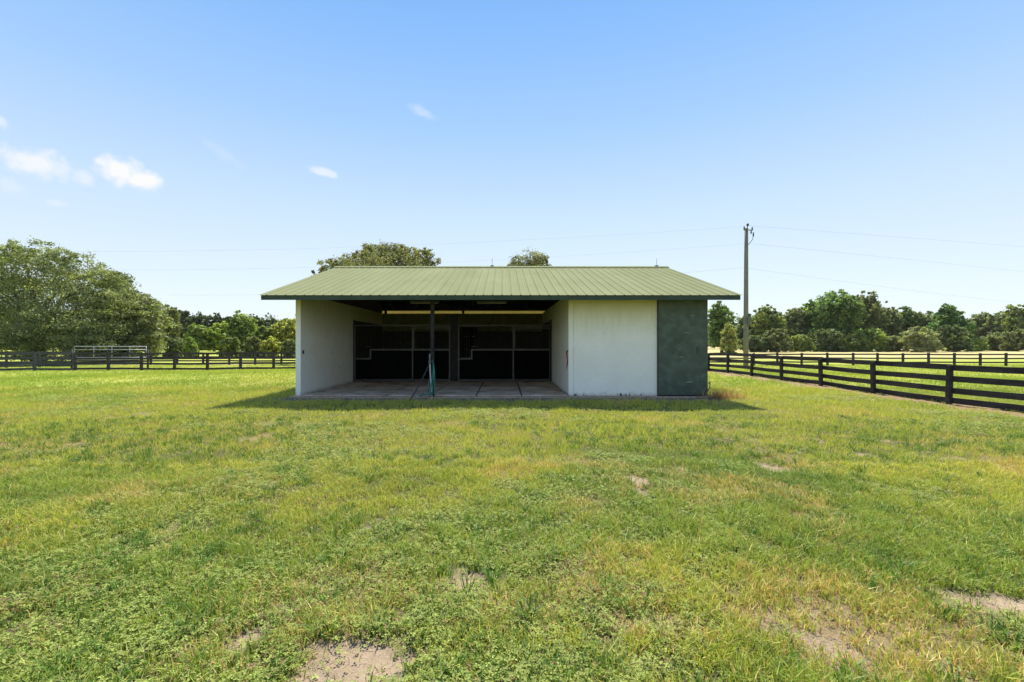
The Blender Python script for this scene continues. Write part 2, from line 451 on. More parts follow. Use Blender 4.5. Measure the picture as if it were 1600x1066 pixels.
# ------------------------------------------------------------------ grass (blades and broad leaves), stuff
def in_barn(x, y): return (x > -5.66) & (x < 5.54) & (y > 11.93) & (y < 20.7)
def scatter(n, r0, r1, amax=52.5, pw=1.0):
    """n points in a wedge; radial pdf ~ r^pw"""
    u = rng.random(n); e = pw + 1
    rr = (r0 ** e + u * (r1 ** e - r0 ** e)) ** (1 / e) if abs(e) > 1e-6 else r0 * (r1 / r0) ** u
    # uniform in lateral position at forward distance rr
    t = math.tan(math.radians(amax)); s = rng.random(n) * 2 - 1
    return s * (t * rr + 1.9), rr
def blade_colors(x, y, n, calm=0.0):
    YLm = yellow_mask(x, y); D = dry_mask(x, y)
    u = rng.random(n)
    g = C(.150, .190, .036)[None] * np.ones((n, 1))
    g2 = C(.080, .132, .034)
    pk = sstep(.45, .6, fbm(x * .6, y * .6, 91, 3))[:, None] * .75
    g = g * (1 - pk) + g2 * pk
    yk = np.clip(.18 + YLm * .95 * (.4 + .8 * u), 0, 1)[:, None]
    c = g * (1 - yk) + C(.32, .305, .050) * yk
    dry = (rng.random(n) < .08 + D * .44 + YLm * .13)[:, None]
    dc = np.where((rng.random(n) < .5)[:, None], C(.40, .32, .12), C(.35, .21, .085))
    c = np.where(dry, dc, c)
    if calm: c = c * (1 - calm) + (C(.17, .215, .036) * (1 - YLm[:, None] * .6) + C(.28, .285, .052) * YLm[:, None] * .6) * calm
    return c * np.array([1.02, 1.0, .97]) * (1.36 + .92 * (1 - calm) * rng.random((n, 1)) + .37 * calm)
def make_blades(name, n, r0, r1, h, w, seg2, pw, label):
    x, y = scatter(n, r0, r1, pw=pw)
    S = sand_mask(x, y); Cl = clover_mask(x, y)
    hn = fbm(x * .9, y * .9, 101, 3); tuft = fbm(x * 6, y * 6, 102, 2)
    keep = rng.random(n) > np.clip(S * .95, 0, .93)
    keep &= rng.random(n) > Cl * .30
    keep &= rng.random(n) < .35 + 1.3 * sstep(.3, .6, tuft)
    keep &= ~in_barn(x, y)
    x, y, S, Cl, hn, tuft = (a[keep] for a in (x, y, S, Cl, hn, tuft)); n = len(x)
    z = gz(x, y) - .004
    hh = h * (.45 + 1.1 * hn) * (.55 + .9 * tuft) * (.6 + .8 * rng.random(n)) * (1 - .5 * S)
    near_slab = np.exp(-((y - 11.2) / .35) ** 2) * (np.abs(x) < 5.7); hh *= 1 + .35 * near_slab
    ww = w * (.6 + .8 * rng.random(n))
    wm = np.clip(y / r0, 1, None) ** .55 if not seg2 else 1
    ww = ww * wm
    a = rng.random(n) * 2 * np.pi
    lean = (.15 + .75 * rng.random(n) ** 1.2) * hh; la = rng.random(n) * 2 * np.pi
    dx, dy = np.cos(a) * ww / 2, np.sin(a) * ww / 2; lx, ly = np.cos(la) * lean, np.sin(la) * lean
    c = blade_colors(x, y, n, 0 if seg2 else (.3 if r0 < 10 else .75))
    B = np.stack([x, y, z], 1); D = np.stack([dx, dy, 0 * dx], 1)
    if seg2:
        mid = B + np.stack([lx * .35, ly * .35, hh * .62], 1); tip = B + np.stack([lx * 1.25, ly * 1.25, hh * .95], 1)
        V = np.stack([B - D, B + D, mid - D * .8, mid + D * .8, tip], 1).reshape(-1, 3)
        i = np.arange(n)[:, None] * 5
        fcs = [i + np.array([[0, 1, 3, 2]]), i + np.array([[2, 3, 4]])]
        k = 5
    else:
        tip = B + np.stack([lx, ly, hh], 1)
        V = np.stack([B - D, B + D, tip], 1).reshape(-1, 3)
        i = np.arange(n)[:, None] * 3; fcs = [i + np.array([[0, 1, 2]])]; k = 3
    o = np_mesh(name, V, fcs, M_grass, np.repeat(c, k, 0))
    tag(o, label, 'grass', kind='stuff'); return o
make_blades('grass', 420000, 1.0, 5.5, .062, .0048, True, 0.55, 'mixed green and straw coloured short grass growing nearest the camera')
make_blades('grass', 370000, 5.5, 15, .060, .0085, False, 0.0, 'yellow green short grass on the open pasture before and beside the barn')
make_blades('grass', 260000, 15, 42, .075, .020, False, -.4, 'bright short grass of the paddocks on both sides behind the barn front')

def make_tufts(nt, per):
    u = rng.random(nt); cx, cy = scatter(nt, 1.6, 9, pw=.1)
    k = (rng.random(nt) > sand_mask(cx, cy) * 1.1) & (fbm(cx * .7, cy * .7, 131, 3) > .47) & ~in_barn(cx, cy); cx, cy = cx[k], cy[k]; nt = len(cx)
    n = nt * per; R1 = lambda: rng.random((nt, per))
    h = (.06 + .06 * rng.random((nt, 1))) * (.5 + .6 * R1()); a = R1() * 6.283; rr = .03 * R1() ** .5
    x = cx[:, None] + np.cos(a) * rr; y = cy[:, None] + np.sin(a) * rr; z = gz(x.ravel(), y.ravel()).reshape(x.shape) - .004
    la = a + (R1() - .5) * 1.2; ln = h * (.3 + .8 * R1()); b = R1() * 6.283; w = .0022 + .0016 * R1()
    f = lambda q: q.ravel()
    B = np.stack([f(x), f(y), f(z)], 1); D = np.stack([f(np.cos(b) * w), f(np.sin(b) * w), f(0 * b)], 1)
    mid = B + np.stack([f(np.cos(la) * ln * .35), f(np.sin(la) * ln * .35), f(h * .65)], 1); tip = B + np.stack([f(np.cos(la) * ln * 1.3), f(np.sin(la) * ln * 1.3), f(h * .9)], 1)
    V = np.stack([B - D, B + D, mid - D * .8, mid + D * .8, tip], 1).reshape(-1, 3); i = np.arange(n)[:, None] * 5
    c = np.repeat(np.where(rng.random((nt, 1)) < .7, C(.11, .19, .038), C(.24, .27, .06)), per, 0) * (.8 + .7 * rng.random((n, 1)))
    o = np_mesh('grass_tufts', V, [i + np.array([[0, 1, 3, 2]]), i + np.array([[2, 3, 4]])], M_grass, np.repeat(c, 5, 0))
    tag(o, 'longer darker green grass tufts standing above the short turf near the camera', 'grass', kind='stuff')
make_tufts(6600, 16)
def make_clover(n):
    x, y = scatter(n, 1.0, 13, pw=-.1)
    S = sand_mask(x, y); Cl = clover_mask(x, y); tu = fbm(x * 5, y * 5, 111, 3)
    keep = (rng.random(n) < .08 + Cl) & (rng.random(n) > S * .93) & (rng.random(n) < .25 + 1.6 * sstep(.35, .6, tu)) & ~in_barn(x, y)
    x, y, Cl, tu = x[keep], y[keep], Cl[keep], tu[keep]; n = len(x)
    Sx = sand_mask(x, y)
    hz = gz(x, y) + .006 - .008 * Sx + .048 * rng.random(n) * (.4 + tu) * (.5 + .5 * Cl) * (1 - .85 * Sx)
    Vs = []; cs = []
    yl = yellow_mask(x, y); dr = dry_mask(x, y)
    base = C(.32, .37, .085) * (1 - yl[:, None] * .5) + C(.35, .35, .10) * yl[:, None] * .5
    brown = (rng.random(n) < .04 + .28 * dr)[:, None]
    base = np.where(brown, C(.28, .19, .09), base) * (.7 + .6 * rng.random((n, 1)))
    a0 = rng.random(n) * 2 * np.pi; sz = (.006 + .0075 * rng.random(n)) * np.clip(y / 4, 1, 3) ** .5
    tx, ty = (rng.random(n) - .5) * .9, (rng.random(n) - .5) * .9
    for j in range(3):
        a = a0 + j * 2.1 + (rng.random(n) - .5) * .5
        ux, uy = np.cos(a), np.sin(a); vx, vy = -uy, ux
        def P(l, s, dz=0):
            ox = ux * l * sz + vx * s * sz; oy = uy * l * sz + vy * s * sz
            return np.stack([x + ox, y + oy, hz + ox * tx + oy * ty + dz * sz], 1)
        Vs.append(np.stack([P(.05, 0), P(.7, -.5, .15), P(1.35, 0, -.05), P(.7, .5, .15)], 1))
        cs.append(base * (.85 + .3 * rng.random((n, 1))))
    V = np.concatenate(Vs).reshape(-1, 3); cc = np.repeat(np.concatenate(cs), 4, 0)
    i = np.arange(len(V) // 4)[:, None] * 4
    o = np_mesh('clover', V, [i + np.array([[0, 1, 2, 3]])], M_grass, cc)
    tag(o, 'low broad-leaved clover weeds spreading in patches through the foreground grass', 'weeds', kind='stuff')
make_clover(560000)
def make_litter(n):
    """dead stems and crumbs lying flat on the bare ground"""
    x, y = scatter(n, 1.5, 9, pw=.1)
    S = np.maximum(sand_mask(x, y) * .8, dry_mask(x, y) * .7)
    keep = (rng.random(n) < .06 + S) & ~in_barn(x, y); x, y = x[keep], y[keep]; n = len(x)
    a = rng.random(n) * np.pi; L = .008 + .035 * rng.random(n) ** 3; w = .0008 + .0012 * rng.random(n); Sx = sand_mask(x, y); z = gz(x, y) - Sx * .012 + Sx * (fbm(x * 9, y * 9, 5, 3) - .5) * .03 + .0015 + .004 * rng.random(n)
    ux, uy = np.cos(a) * L / 2, np.sin(a) * L / 2; vx, vy = -np.sin(a) * w, np.cos(a) * w; tz = (rng.random(n) - .5) * .003
    V = np.stack([np.stack([x - ux - vx, y - uy - vy, z - tz], 1), np.stack([x - ux + vx, y - uy + vy, z - tz], 1),
                  np.stack([x + ux + vx, y + uy + vy, z + tz], 1), np.stack([x + ux - vx, y + uy - vy, z + tz], 1)], 1).reshape(-1, 3)
    c = np.where((rng.random(n) < .5)[:, None], C(.42, .33, .21), C(.25, .16, .10)) * (.7 + .6 * rng.random((n, 1)))
    i = np.arange(n)[:, None] * 4
    o = np_mesh('dead_grass', V, [i + np.array([[0, 1, 2, 3]])], M_grass, np.repeat(c, 4, 0))
    tag(o, 'dry brown stems lying flat over bare sand in the foreground', 'dead grass', kind='stuff')
make_litter(90000)

# ------------------------------------------------------------------ barn
Y0 = 12.15                       # front wall face
XL, XLi, XP, XPr, XD, XR = -5.56, -5.42, 1.73, 4.10, 4.12, 5.44
YS, YB = 16.4, 20.4              # stall fronts, back wall
ZS = .08                         # slab top
EY, EZ, RY, RZ, BY = 11.55, 2.685, 16.85, 4.27, 22.15
slope = (RZ - EZ) / (RY - EY)
RXL, RXR = -6.22, 6.06
barn = empty('horse_barn', (0, Y0, 0))
tag(barn, 'long open-fronted white stable with a pale green ribbed metal roof standing alone on the grass', 'barn')
# floor: concrete blocks with open joints over a base
fl = MB()
fl.box(XL - .10, XR + .12, Y0 - .12, YB + .2, -.25, ZS - .03)
fl.build('floor_base', M_block, barn, bevel=.01)
MB().box(XLi + .01, XP - .01, Y0 - .03, YB, ZS - .0295, ZS - .0285).build('joint_grout', M_brown, barn)
pads = MB()
xj = [-5.40, -4.30, -3.12, -1.93, -.73, .48, 1.715]; yj = [Y0 - .05, 14.05, 15.4, 16.38]
for i in range(6):
    for j in range(3):
        z = ZS + random.uniform(-.004, .006)
        pads.box(xj[i] + .02, xj[i + 1] - .02, yj[j] + .022, yj[j + 1] - .022, ZS - .028, z)
pads.box(-5.40, 1.715, 16.40, 20.35, ZS - .028, ZS - .005)
pads.build('floor_slab', M_conc, barn, bevel=.008)
WT = 2.80
def wallbox(name, x0, x1, y0, y1, z1, mat=M_wall, z0=ZS - .03, bevel=.012):
    return MB().box(x0, x1, y0, y1, z0, z1).build(name, mat, barn, bevel=bevel)
wl = wallbox('side_wall', XL, XLi, Y0, YB + .14, WT)
wr = wallbox('side_wall', XR - .12, XR, Y0 + .05, YB + .14, WT)
wp = wallbox('partition_wall', XP, XP + .14, Y0 + .003, YB, WT)
wallbox('back_wall', XLi + .002, XR - .122, YB, YB + .14, WT - .003, simple('olive_shade_wall', (.16, .15, .065), .8, .1))  # white wall recoloured dark olive to carry the shade inside the stalls
fw = wallbox('front_wall', XP + .142, XPr, Y0, Y0 + .14, WT - .004)
def chips(n):
    x = rng.random(n) * 11.4 - 5.8; y = 11.62 + .42 * rng.random(n) ** .8; z = gz(x, y) + .002; sz = .006 + .016 * rng.random(n) ** 2
    th = rng.random((n, 5)) * .5 + np.arange(5)[None] * 1.2566; rr = sz[:, None] * (.7 + .6 * rng.random((n, 5)))
    ring = np.stack([x[:, None] + np.cos(th) * rr, y[:, None] + np.sin(th) * rr, np.repeat(z[:, None], 5, 1)], 2)
    top = np.stack([x, y, z + sz * .9], 1)[:, None]
    V = np.concatenate([ring, top], 1).reshape(-1, 3); i = np.arange(n)[:, None] * 6
    F_ = [i + np.array([[a, (a + 1) % 5, 5]]) for a in range(5)]
    c = np.where(rng.random((n, 1)) < .4, C(.48, .42, .35), C(.24, .16, .11)) * (.6 + .7 * rng.random((n, 1)))
    o = np_mesh('gravel', V, F_, M_grass, np.repeat(c, 6, 0)); tag(o, 'brown and pale gravel strewn along the front edge of the barn slab', 'gravel', kind='stuff')
chips(5000)
# sill chips along the foot of the white front wall
for i in range(8):
    x = random.uniform(XP + .05, XPr - .02); w = random.uniform(.012, .05); h = random.uniform(.01, .05)
    MB().box(x, x + w, Y0 - .010, Y0 - .001, ZS - .02, ZS + h).build('paint_flake', M_brown, fw)
# tack room sliding door
dr = MB().box(XD, XR - .01, Y0 - .045, Y0 + .0, ZS + .0, WT - .03).build('sliding_door', M_door, barn, bevel=.008)
dr['label'] = 'dark green scuffed sliding door'
MB().box(XD - .018, XD - .003, Y0 - .052, Y0 + .13, ZS, WT - .03).build('door_jamb', M_dark, barn)
MB().box(XD, XR - .125, Y0 + .004, Y0 + .12, ZS, WT - .03).build('door_lining', M_dark, barn)
MB().box(5.14, 5.19, Y0 - .062, Y0 - .046, 1.18, 1.36).build('handle', M_dark, dr)
M_scuff = simple('scuffed_bare_paint', (.22, .24, .18), .8, var=.4, scale=30)
for x, z, l, h, t in [(4.95, 2.2, .16, .012, 0), (4.75, 1.75, .26, .016, -.03), (4.62, 1.31, .13, .012, -.02), (4.66, 1.08, .17, .02, .02), (4.82, .42, .24, .03, .01), (4.42, 2.1, .05, .012, 0), (5.22, .55, .2, .01, .09)]:
    MB().add([(x, Y0 - .0475, z), (x + l * .5, Y0 - .0475, z - h * .6 + t * .5), (x + l, Y0 - .0475, z + t), (x + l * .45, Y0 - .0475, z + h + t * .4)], [(0, 1, 2, 3)]).build('scratch', M_scuff, dr)
hk = MB().tube([(XR + .02, Y0 - .03, ZS + .30), (XR + .04, Y0 - .06, ZS + .36), (XR + .03, Y0 - .08, ZS + .20), (XR - .07, Y0 - .08, ZS + .08)], .014)
hk.build('door_guide', M_dark, barn)
# beams, gable ends, ceiling
zc = WT + .004
def roofz(y): return EZ + slope * (y - EY) if y < RY else RZ - slope * (y - RY)
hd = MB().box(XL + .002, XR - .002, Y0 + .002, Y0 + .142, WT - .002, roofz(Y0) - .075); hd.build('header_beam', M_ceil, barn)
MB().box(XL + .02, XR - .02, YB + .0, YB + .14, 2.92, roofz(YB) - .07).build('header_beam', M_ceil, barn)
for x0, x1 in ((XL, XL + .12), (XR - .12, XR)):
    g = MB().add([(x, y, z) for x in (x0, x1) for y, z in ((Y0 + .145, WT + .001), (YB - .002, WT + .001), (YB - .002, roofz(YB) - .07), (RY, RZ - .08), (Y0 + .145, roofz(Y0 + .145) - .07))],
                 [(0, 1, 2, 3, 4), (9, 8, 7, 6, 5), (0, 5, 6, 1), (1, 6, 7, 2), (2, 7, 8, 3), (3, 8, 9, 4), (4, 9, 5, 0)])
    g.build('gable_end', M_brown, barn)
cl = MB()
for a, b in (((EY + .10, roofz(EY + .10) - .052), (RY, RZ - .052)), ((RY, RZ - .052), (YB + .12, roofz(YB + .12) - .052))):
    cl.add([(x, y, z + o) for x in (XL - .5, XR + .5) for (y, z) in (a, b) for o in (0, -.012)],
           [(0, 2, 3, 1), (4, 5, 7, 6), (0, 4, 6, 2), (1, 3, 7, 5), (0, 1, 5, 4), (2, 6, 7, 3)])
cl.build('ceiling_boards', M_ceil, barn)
rf = MB()
for x in np.arange(XL + .6, XR, 1.2):
    rf.bar((x, Y0 + .16, roofz(Y0 + .16) - .15), (x, RY - .05, RZ - .17), .05, .14)
    rf.bar((x, RY + .05, RZ - .17), (x, YB - .02, roofz(YB) - .15), .05, .14)
rf.build('rafters', M_ceil, barn)
for xb in (-1.82, -5.3):
    MB().box(xb - .05, xb + .05, YB + .0, YB + .10, WT - .0, 2.919).build('wall_plate_block', M_ceil, barn)
for yb in (13.9,):
    MB().box(XLi, XP - .005, yb, yb + .10, 2.83, 3.0).build('tie_beam', M_ceil, barn)
# roof: ribbed sheets as real profile
def roof_half(y0, z0, y1, z1):
    P = .2385; xs_ = []; x = RXL
    while x < RXR - .01:
        for dx, h in ((0, 0), (.080, 0), (.0835, .004), (.0885, .004), (.092, 0), (.150, 0), (.1535, .004), (.1585, .004), (.162, 0), (P - .040, 0), (P - .026, .019), (P - .014, .019)):
            if x + dx <= RXR: xs_.append((x + dx, h))
        x += P
    xs_.append((RXR, 0))
    n = len(xs_)
    nrm = np.array([0, -(z1 - z0), (y1 - y0)], float); nrm /= np.linalg.norm(nrm)
    if nrm[2] < 0: nrm = -nrm
    V = []
    for (y, z) in ((y0, z0), (y1, z1)):
        for x, h in xs_: V.append((x, y + nrm[1] * h, z + nrm[2] * h))
    V = np.array(V); i = np.arange(n - 1)
    top = np.stack([i, i + 1, n + i + 1, n + i], 1) if y1 > y0 else np.stack([i + 1, i, n + i, n + i + 1], 1)
    return V, top
def add_roof(y0, z0, y1, z1):
    V, top = roof_half(y0, z0, y1, z1)
    o = np_mesh('roof_panel', V - np.array([0, Y0, 0]), [top], M_roof, parent=barn)
    o.modifiers.new('solid', 'SOLIDIFY').thickness = .0012
    return o
rp = add_roof(EY - .03, EZ - .009, RY, RZ)
rp2 = add_roof(BY, roofz(BY), RY, RZ + .0)
# rear overhang soffit seen through the open strip at the back
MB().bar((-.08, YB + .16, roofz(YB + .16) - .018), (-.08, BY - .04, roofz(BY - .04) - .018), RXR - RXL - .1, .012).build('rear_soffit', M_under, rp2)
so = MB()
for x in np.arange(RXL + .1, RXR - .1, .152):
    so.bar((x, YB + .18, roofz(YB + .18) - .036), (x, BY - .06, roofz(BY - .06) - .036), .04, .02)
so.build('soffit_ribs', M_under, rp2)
cap = MB()
cap.add([(x, y, z) for x in (RXL - .015, RXR + .015) for y, z in ((RY - .19, RZ - .190 * slope + .031), (RY, RZ + .050), (RY + .19, RZ - .190 * slope + .031), (RY + .19, RZ - .190 * slope + .019), (RY, RZ + .036), (RY - .19, RZ - .190 * slope + .019))],
        [(0, 1, 2, 3, 4, 5), (11, 10, 9, 8, 7, 6), (0, 6, 7, 1), (1, 7, 8, 2), (2, 8, 9, 3), (3, 9, 10, 4), (4, 10, 11, 5), (5, 11, 6, 0)])
cap.build('ridge_cap', M_roof, barn)
fa = MB().box(RXL + .06, RXR - .05, EY, EY + .035, EZ - .125, EZ - .012)
fa.build('fascia', M_fascia, barn)
MB().box(RXL + .08, RXR - .08, BY - .05, BY - .02, roofz(BY) - .13, roofz(BY) - .012).build('fascia', M_fascia, barn)
for x in (RXL + .045, RXR - .06):
    b = MB()
    b.add([(x + a, y, z) for a in (0, .03) for y, z in ((EY + .04, roofz(EY + .04) - .13), (RY, RZ - .13), (BY - .055, roofz(BY - .055) - .13), (BY - .055, roofz(BY - .055) - .012), (RY, RZ - .012), (EY + .04, roofz(EY + .04) - .012))],
          [(0, 1, 4, 5), (1, 2, 3, 4), (11, 10, 7, 6), (10, 9, 8, 7), (0, 6, 7, 1), (1, 7, 8, 2), (3, 9, 10, 4), (4, 10, 11, 5), (5, 11, 6, 0), (2, 8, 9, 3)])
    b.build('barge_board', M_fascia, barn)
# soffit under the front overhang edge
for x in (pX(769, RY), pX(1026, RY)):
    lr = MB().tube([(x, RY, RZ + .06), (x, RY, RZ + .32)], .007).tube([(x, RY, RZ + .30), (x, RY, RZ + .345)], [.007, .002])
    lr.box(x - .06, x + .06, RY - .035, RY + .035, RZ + .046, RZ + .075)
    lr.build('lightning_rod', M_white, barn)
# post with the porch
po = MB().box(-1.935, -1.845, 12.02, 12.14, ZS - .029, roofz(12.02) - .07)
post = po.build('support_post', M_post, barn, bevel=.008)
# stall fronts
zt, zm, zd = 2.10, 1.23, .90
def stall(x0, x1, xd, xv, sw):
    root = empty('stall_front', (0, 0, 0)); root.parent = barn
    f = MB(); yy = YS; t = .034
    def hb(a, b, z, w=t): f.box(a, b, yy - .022, yy + .022, z - w / 2, z + w / 2)
    def vb(x, a, b, w=t): f.box(x - w / 2, x + w / 2, yy - .0235, yy + .0235, a, b)
    hb(x0, x1, zt); hb(x0, x1, ZS + .06)
    vb(x0, ZS + .01, zt + .02); vb(x1, ZS + .01, zt + .02); vb(xv, ZS + .085, zt - .025)
    hb(xd, xv - .025, zm, .05); hb(xv + .025, x1 - .025, zm, .05)
    hb(x0 + .025, xd, zd, .05); vb(xd, zd - .024, zm + .024, .05)
    hb(xv + .025, x1 - .025, zt - .09, .03); vb(xv + .05, zm + .03, zt - .11, .03)
    part(f, 'frame', M_steel, root)
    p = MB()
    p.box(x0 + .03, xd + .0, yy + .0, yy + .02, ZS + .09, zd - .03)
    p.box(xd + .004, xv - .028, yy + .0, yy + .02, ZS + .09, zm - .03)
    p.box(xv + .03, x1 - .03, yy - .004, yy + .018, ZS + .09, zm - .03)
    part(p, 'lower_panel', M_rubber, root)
    b = MB()
    x = x0 + .11
    while x < x1 - .05:
        zb = zd + .03 if x < xd else zm + .03
        if abs(x - xv) > .09 and abs(x - xd) > .03: b.tube([(x, yy + .002, zb), (x, yy + .002, zt - .028)], .009, 6)
        x += .088
    part(b, 'bars', M_bars, root)
    l = MB().box(xv + .30, xv + .42, yy - .05, yy - .024, zm - .02, zm + .035); part(l, 'latch', M_steel, root)
    return root
def part(mb, name, mat, root, **k): return mb.build(name, mat, root, **k)
s1 = stall(-5.36, -1.95, pX(579, YS), pX(644.5, YS), 0)
s2 = stall(-1.62, 1.66, pX(737, YS), pX(802, YS), 0)
MB().box(-1.92, -1.65, YS + .025, YS + .12, ZS, 2.5).build('stall_post', M_post, barn, bevel=.006)
MB().box(1.655, 1.725, YS - .03, YS + .05, ZS, 2.3).build('stall_post', M_post, barn)
MB().box(-5.415, -5.385, YS - .03, YS + .05, ZS, 2.3).build('stall_post', M_post, barn)
MB().box(-1.86, -1.74, YS + .125, YB - .004, ZS, 2.1).build('stall_divider', M_brown, barn)
ln = MB()                                  # ribbed kick lining on the stalls' back wall, colour darkened for shade
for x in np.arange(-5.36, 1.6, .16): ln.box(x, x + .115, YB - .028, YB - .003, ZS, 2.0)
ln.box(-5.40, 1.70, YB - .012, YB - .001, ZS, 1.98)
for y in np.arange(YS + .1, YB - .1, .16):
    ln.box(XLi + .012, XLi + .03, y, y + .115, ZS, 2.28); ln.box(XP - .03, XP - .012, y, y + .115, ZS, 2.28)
ln.box(XLi + .002, XLi + .012, YS + .06, YB - .03, ZS, 2.27); ln.box(XP - .012, XP - .002, YS + .06, YB - .03, ZS, 2.27)  # dark side boards added to stand for the shade behind the bars
ln.build('stall_lining_and_shade', simple('shade_dark_ribbed_lining', (.05, .045, .034), .8, .1), barn)
bd = MB().box(pX(722, YS + .3), pX(746, YS + .3), YS + .28, YS + .31, .97, 2.06).build('hay_rack_board', M_rubber, barn)
for px in (725, 736):
    for z in (1.22, 1.70): x = pX(px + 2, YS + .3); MB().box(x, x + .09, YS + .268, YS + .279, z, z + .02).build('bracket', M_steel, bd)
for px in (575, 741):
    x = pX(px, YS - .05); MB().box(x - .09, x + .1, YS - .09, YS - .03, 1.335, 1.355).build('bridle_rack', M_steel, s1 if px < 600 else s2)
# socket on the front end of the left wall
MB().box(XLi - .03, XLi + .012, Y0 + .10, Y0 + .19, 1.17, 1.27).build('outlet_box', M_dark, barn)

# strip lights under the roof
def strip(px0, px1, lab):
    y = 12.9; x0, x1 = pX(px0, y), pX(px1, y); z = pZ(474, y)
    r0 = empty('strip_light', ((x0 + x1) / 2, y, z)); tag(r0, lab, 'strip light', 'unlit strip lights under the barn roof')
    MB().box(x0, x1, y - .06, y + .06, z + .02, z + .05).build('housing', M_dark, r0)
    MB().tube([(x0 + .02, y - .02, z + .002), (x1 - .02, y - .02, z + .002)], .016).build('tube_lamp', M_white, r0)
    MB().box((x0+x1)/2 - .02, (x0+x1)/2 + .02, y - .01, y + .01, z + .05, z + .46).build('hanger', M_dark, r0)
strip(641, 686, 'unlit strip light under the barn roof, behind the centre post')
strip(745, 792, 'unlit strip light under the barn roof, right of the centre post')

# standpipe and hoses at the post
px_, py_ = -1.935, 11.98
tap = empty('standpipe', (px_, py_, ZS)); tag(tap, 'pale grey water pipe with a tap, strapped to the dark porch post', 'water pipe')
MB().tube([(px_ + .05, py_, -.02), (px_ + .045, py_, .15), (px_ + .01, py_, .55), (px_ - .01, py_, .95), (px_ - .01, py_, 1.02)], .019, 10).build('pipe', M_pvc, tap, True)
MB().tube([(px_ - .01, py_, .92), (px_ - .01, py_, 1.0)], .03, 10).tube([(px_ - .01, py_, 1.0), (px_ - .01, py_, 1.18)], .022, 10).build('fitting', M_white, tap, True)
MB().tube([(px_ - .0, py_, .97), (px_ + .05, py_ - .05, .99), (px_ + .09, py_ - .06, .95)], .014, 8).tube([(px_ + .07, py_ - .055, .98), (px_ + .07, py_ - .055, 1.03)], .012, 8).build('tap', M_steel, tap, True)
def wig(n, f): return [f(i / (n - 1)) for i in range(n)]
hs = MB()
hs.tube(wig(24, lambda t: (px_ + .09 + .02 * math.sin(t * 5), py_ - .06 + .01 * math.sin(t * 7), .95 - .86 * t)), .012, 8)
hs.tube(wig(24, lambda t: (px_ + .055 + .035 * math.sin(t * 4 + 1), py_ - .05, .93 - .84 * t)), .012, 8)
hs.tube(wig(20, lambda t: (px_ + .10 + .025 * math.sin(t * 3), py_ - .03, .90 - .78 * t)), .012, 8)
hs.tube(wig(20, lambda t: (px_ - .02 - .03 * math.sin(t * 3.1), py_ - .045, .48 - .38 * t)), .012, 8)
hs.tube(wig(40, lambda t: (px_ + .06 - .35 * t + .05 * math.sin(t * 9), py_ - .07 + .05 * math.cos(t * 11) - .02, ZS + .02 + .09 * abs(math.sin(t * 7)) * (1 - t))), .016, 8)
o = hs.build('garden_hose', M_hose, None, True)
tag(o, 'teal green garden hose hanging in loops on the porch post tap', 'hose')
o = MB().tube(wig(14, lambda t: (px_ - .02 - .40 * t, py_ - .05 - .55 * t, .90 - .88 * t - .05 * math.sin(t * 3.1))), .016, 8).build('rubber_hose', M_blackhose, None, True)
tag(o, 'thin black hose slanting from the porch post down to the grass', 'hose')
# red lead rope on the partition
lx = XP - .02; ly = Y0 + .10
rope = empty('lead_rope', (lx, ly, 1.0)); tag(rope, 'faded red lead rope hanging by the front edge of the white partition wall', 'rope')
MB().box(lx - .02, XP - .002, ly - .03, ly + .03, 1.22, 1.27).build('hook', M_dark, rope)
rp_ = MB()
for k_ in range(3):
    rp_.tube(wig(14, lambda t, k_=k_: (lx - .012 * (k_ % 2) - .01 * math.sin(t * 6 + k_), ly + .03 * (k_ - 1) * math.sin(t * 3.1), 1.22 - (.34 + .06 * k_) * t)), .009, 6)
rp_.build('rope', M_red, rope, True)

# ------------------------------------------------------------------ fences
def fence(name, pts, tops, bh, th, mat, label, group, post_h, side=-1, lean=0.0, pw=.12, gfn=gzf):
    root = empty(name, (pts[0][0], pts[0][1], gfn(*pts[0]))); tag(root, label, 'fence', group)
    for i, (x, y) in enumerate(pts):
        z = gfn(x, y); dx = random.uniform(-1, 1) * lean; dy = random.uniform(-1, 1) * lean
        MB().bar((x, y, z - .2), (x + dx, y + dy, z + post_h + random.uniform(-.02, .02)), pw, pw, up=(0, 1, 0)).build('post', mat, root, bevel=.006)
    for i in range(len(pts) - 1):
        a, b = Vector((*pts[i], 0)), Vector((*pts[i + 1], 0)); d = (b - a).normalized(); nrm = Vector((d.y, -d.x, 0)) * side
        za, zb = gfn(*pts[i]), gfn(*pts[i + 1]); off = nrm * (pw / 2 + .015)
        for j, t in enumerate(tops):
            j1, j2 = random.uniform(-.014, .014), random.uniform(-.014, .014)
            p = a + off + d * .004 + Vector((0, 0, za + t - bh / 2 + j1)); q = b + off - d * .004 + Vector((0, 0, zb + t - bh / 2 + j2))
            m = (p + q) / 2 + Vector((0, 0, random.uniform(-.012, .004)))
            MB().bar(p, m, .028, bh).bar(m, q, .028, bh).build('board', mat, root)
    return root
# right fence running away beside the barn
RF = []
for px, y in ((1482, 11.2), (1365, 13.55), (1283, 15.75), (1221, 18.0), (1174, 20.2), (1137, 22.4), (1107, 24.6)):
    RF.append((pX(px, y), y))
RF = [(RF[0][0] + .05, 6.4), (RF[0][0] + .0, 8.8)] + RF + [(10.95, 26.9), (10.9, 29.2), (10.85, 31.5), (10.8, 34), (10.75, 36.5), (10.7, 39.0)]
fence('board_fence', RF, [.97, .69, .41, .155], .14, .03, M_fence, 'near black board fence running back along the right side of the barn', 'black board fences around the paddocks', .93, side=1, lean=.04, pw=.10)
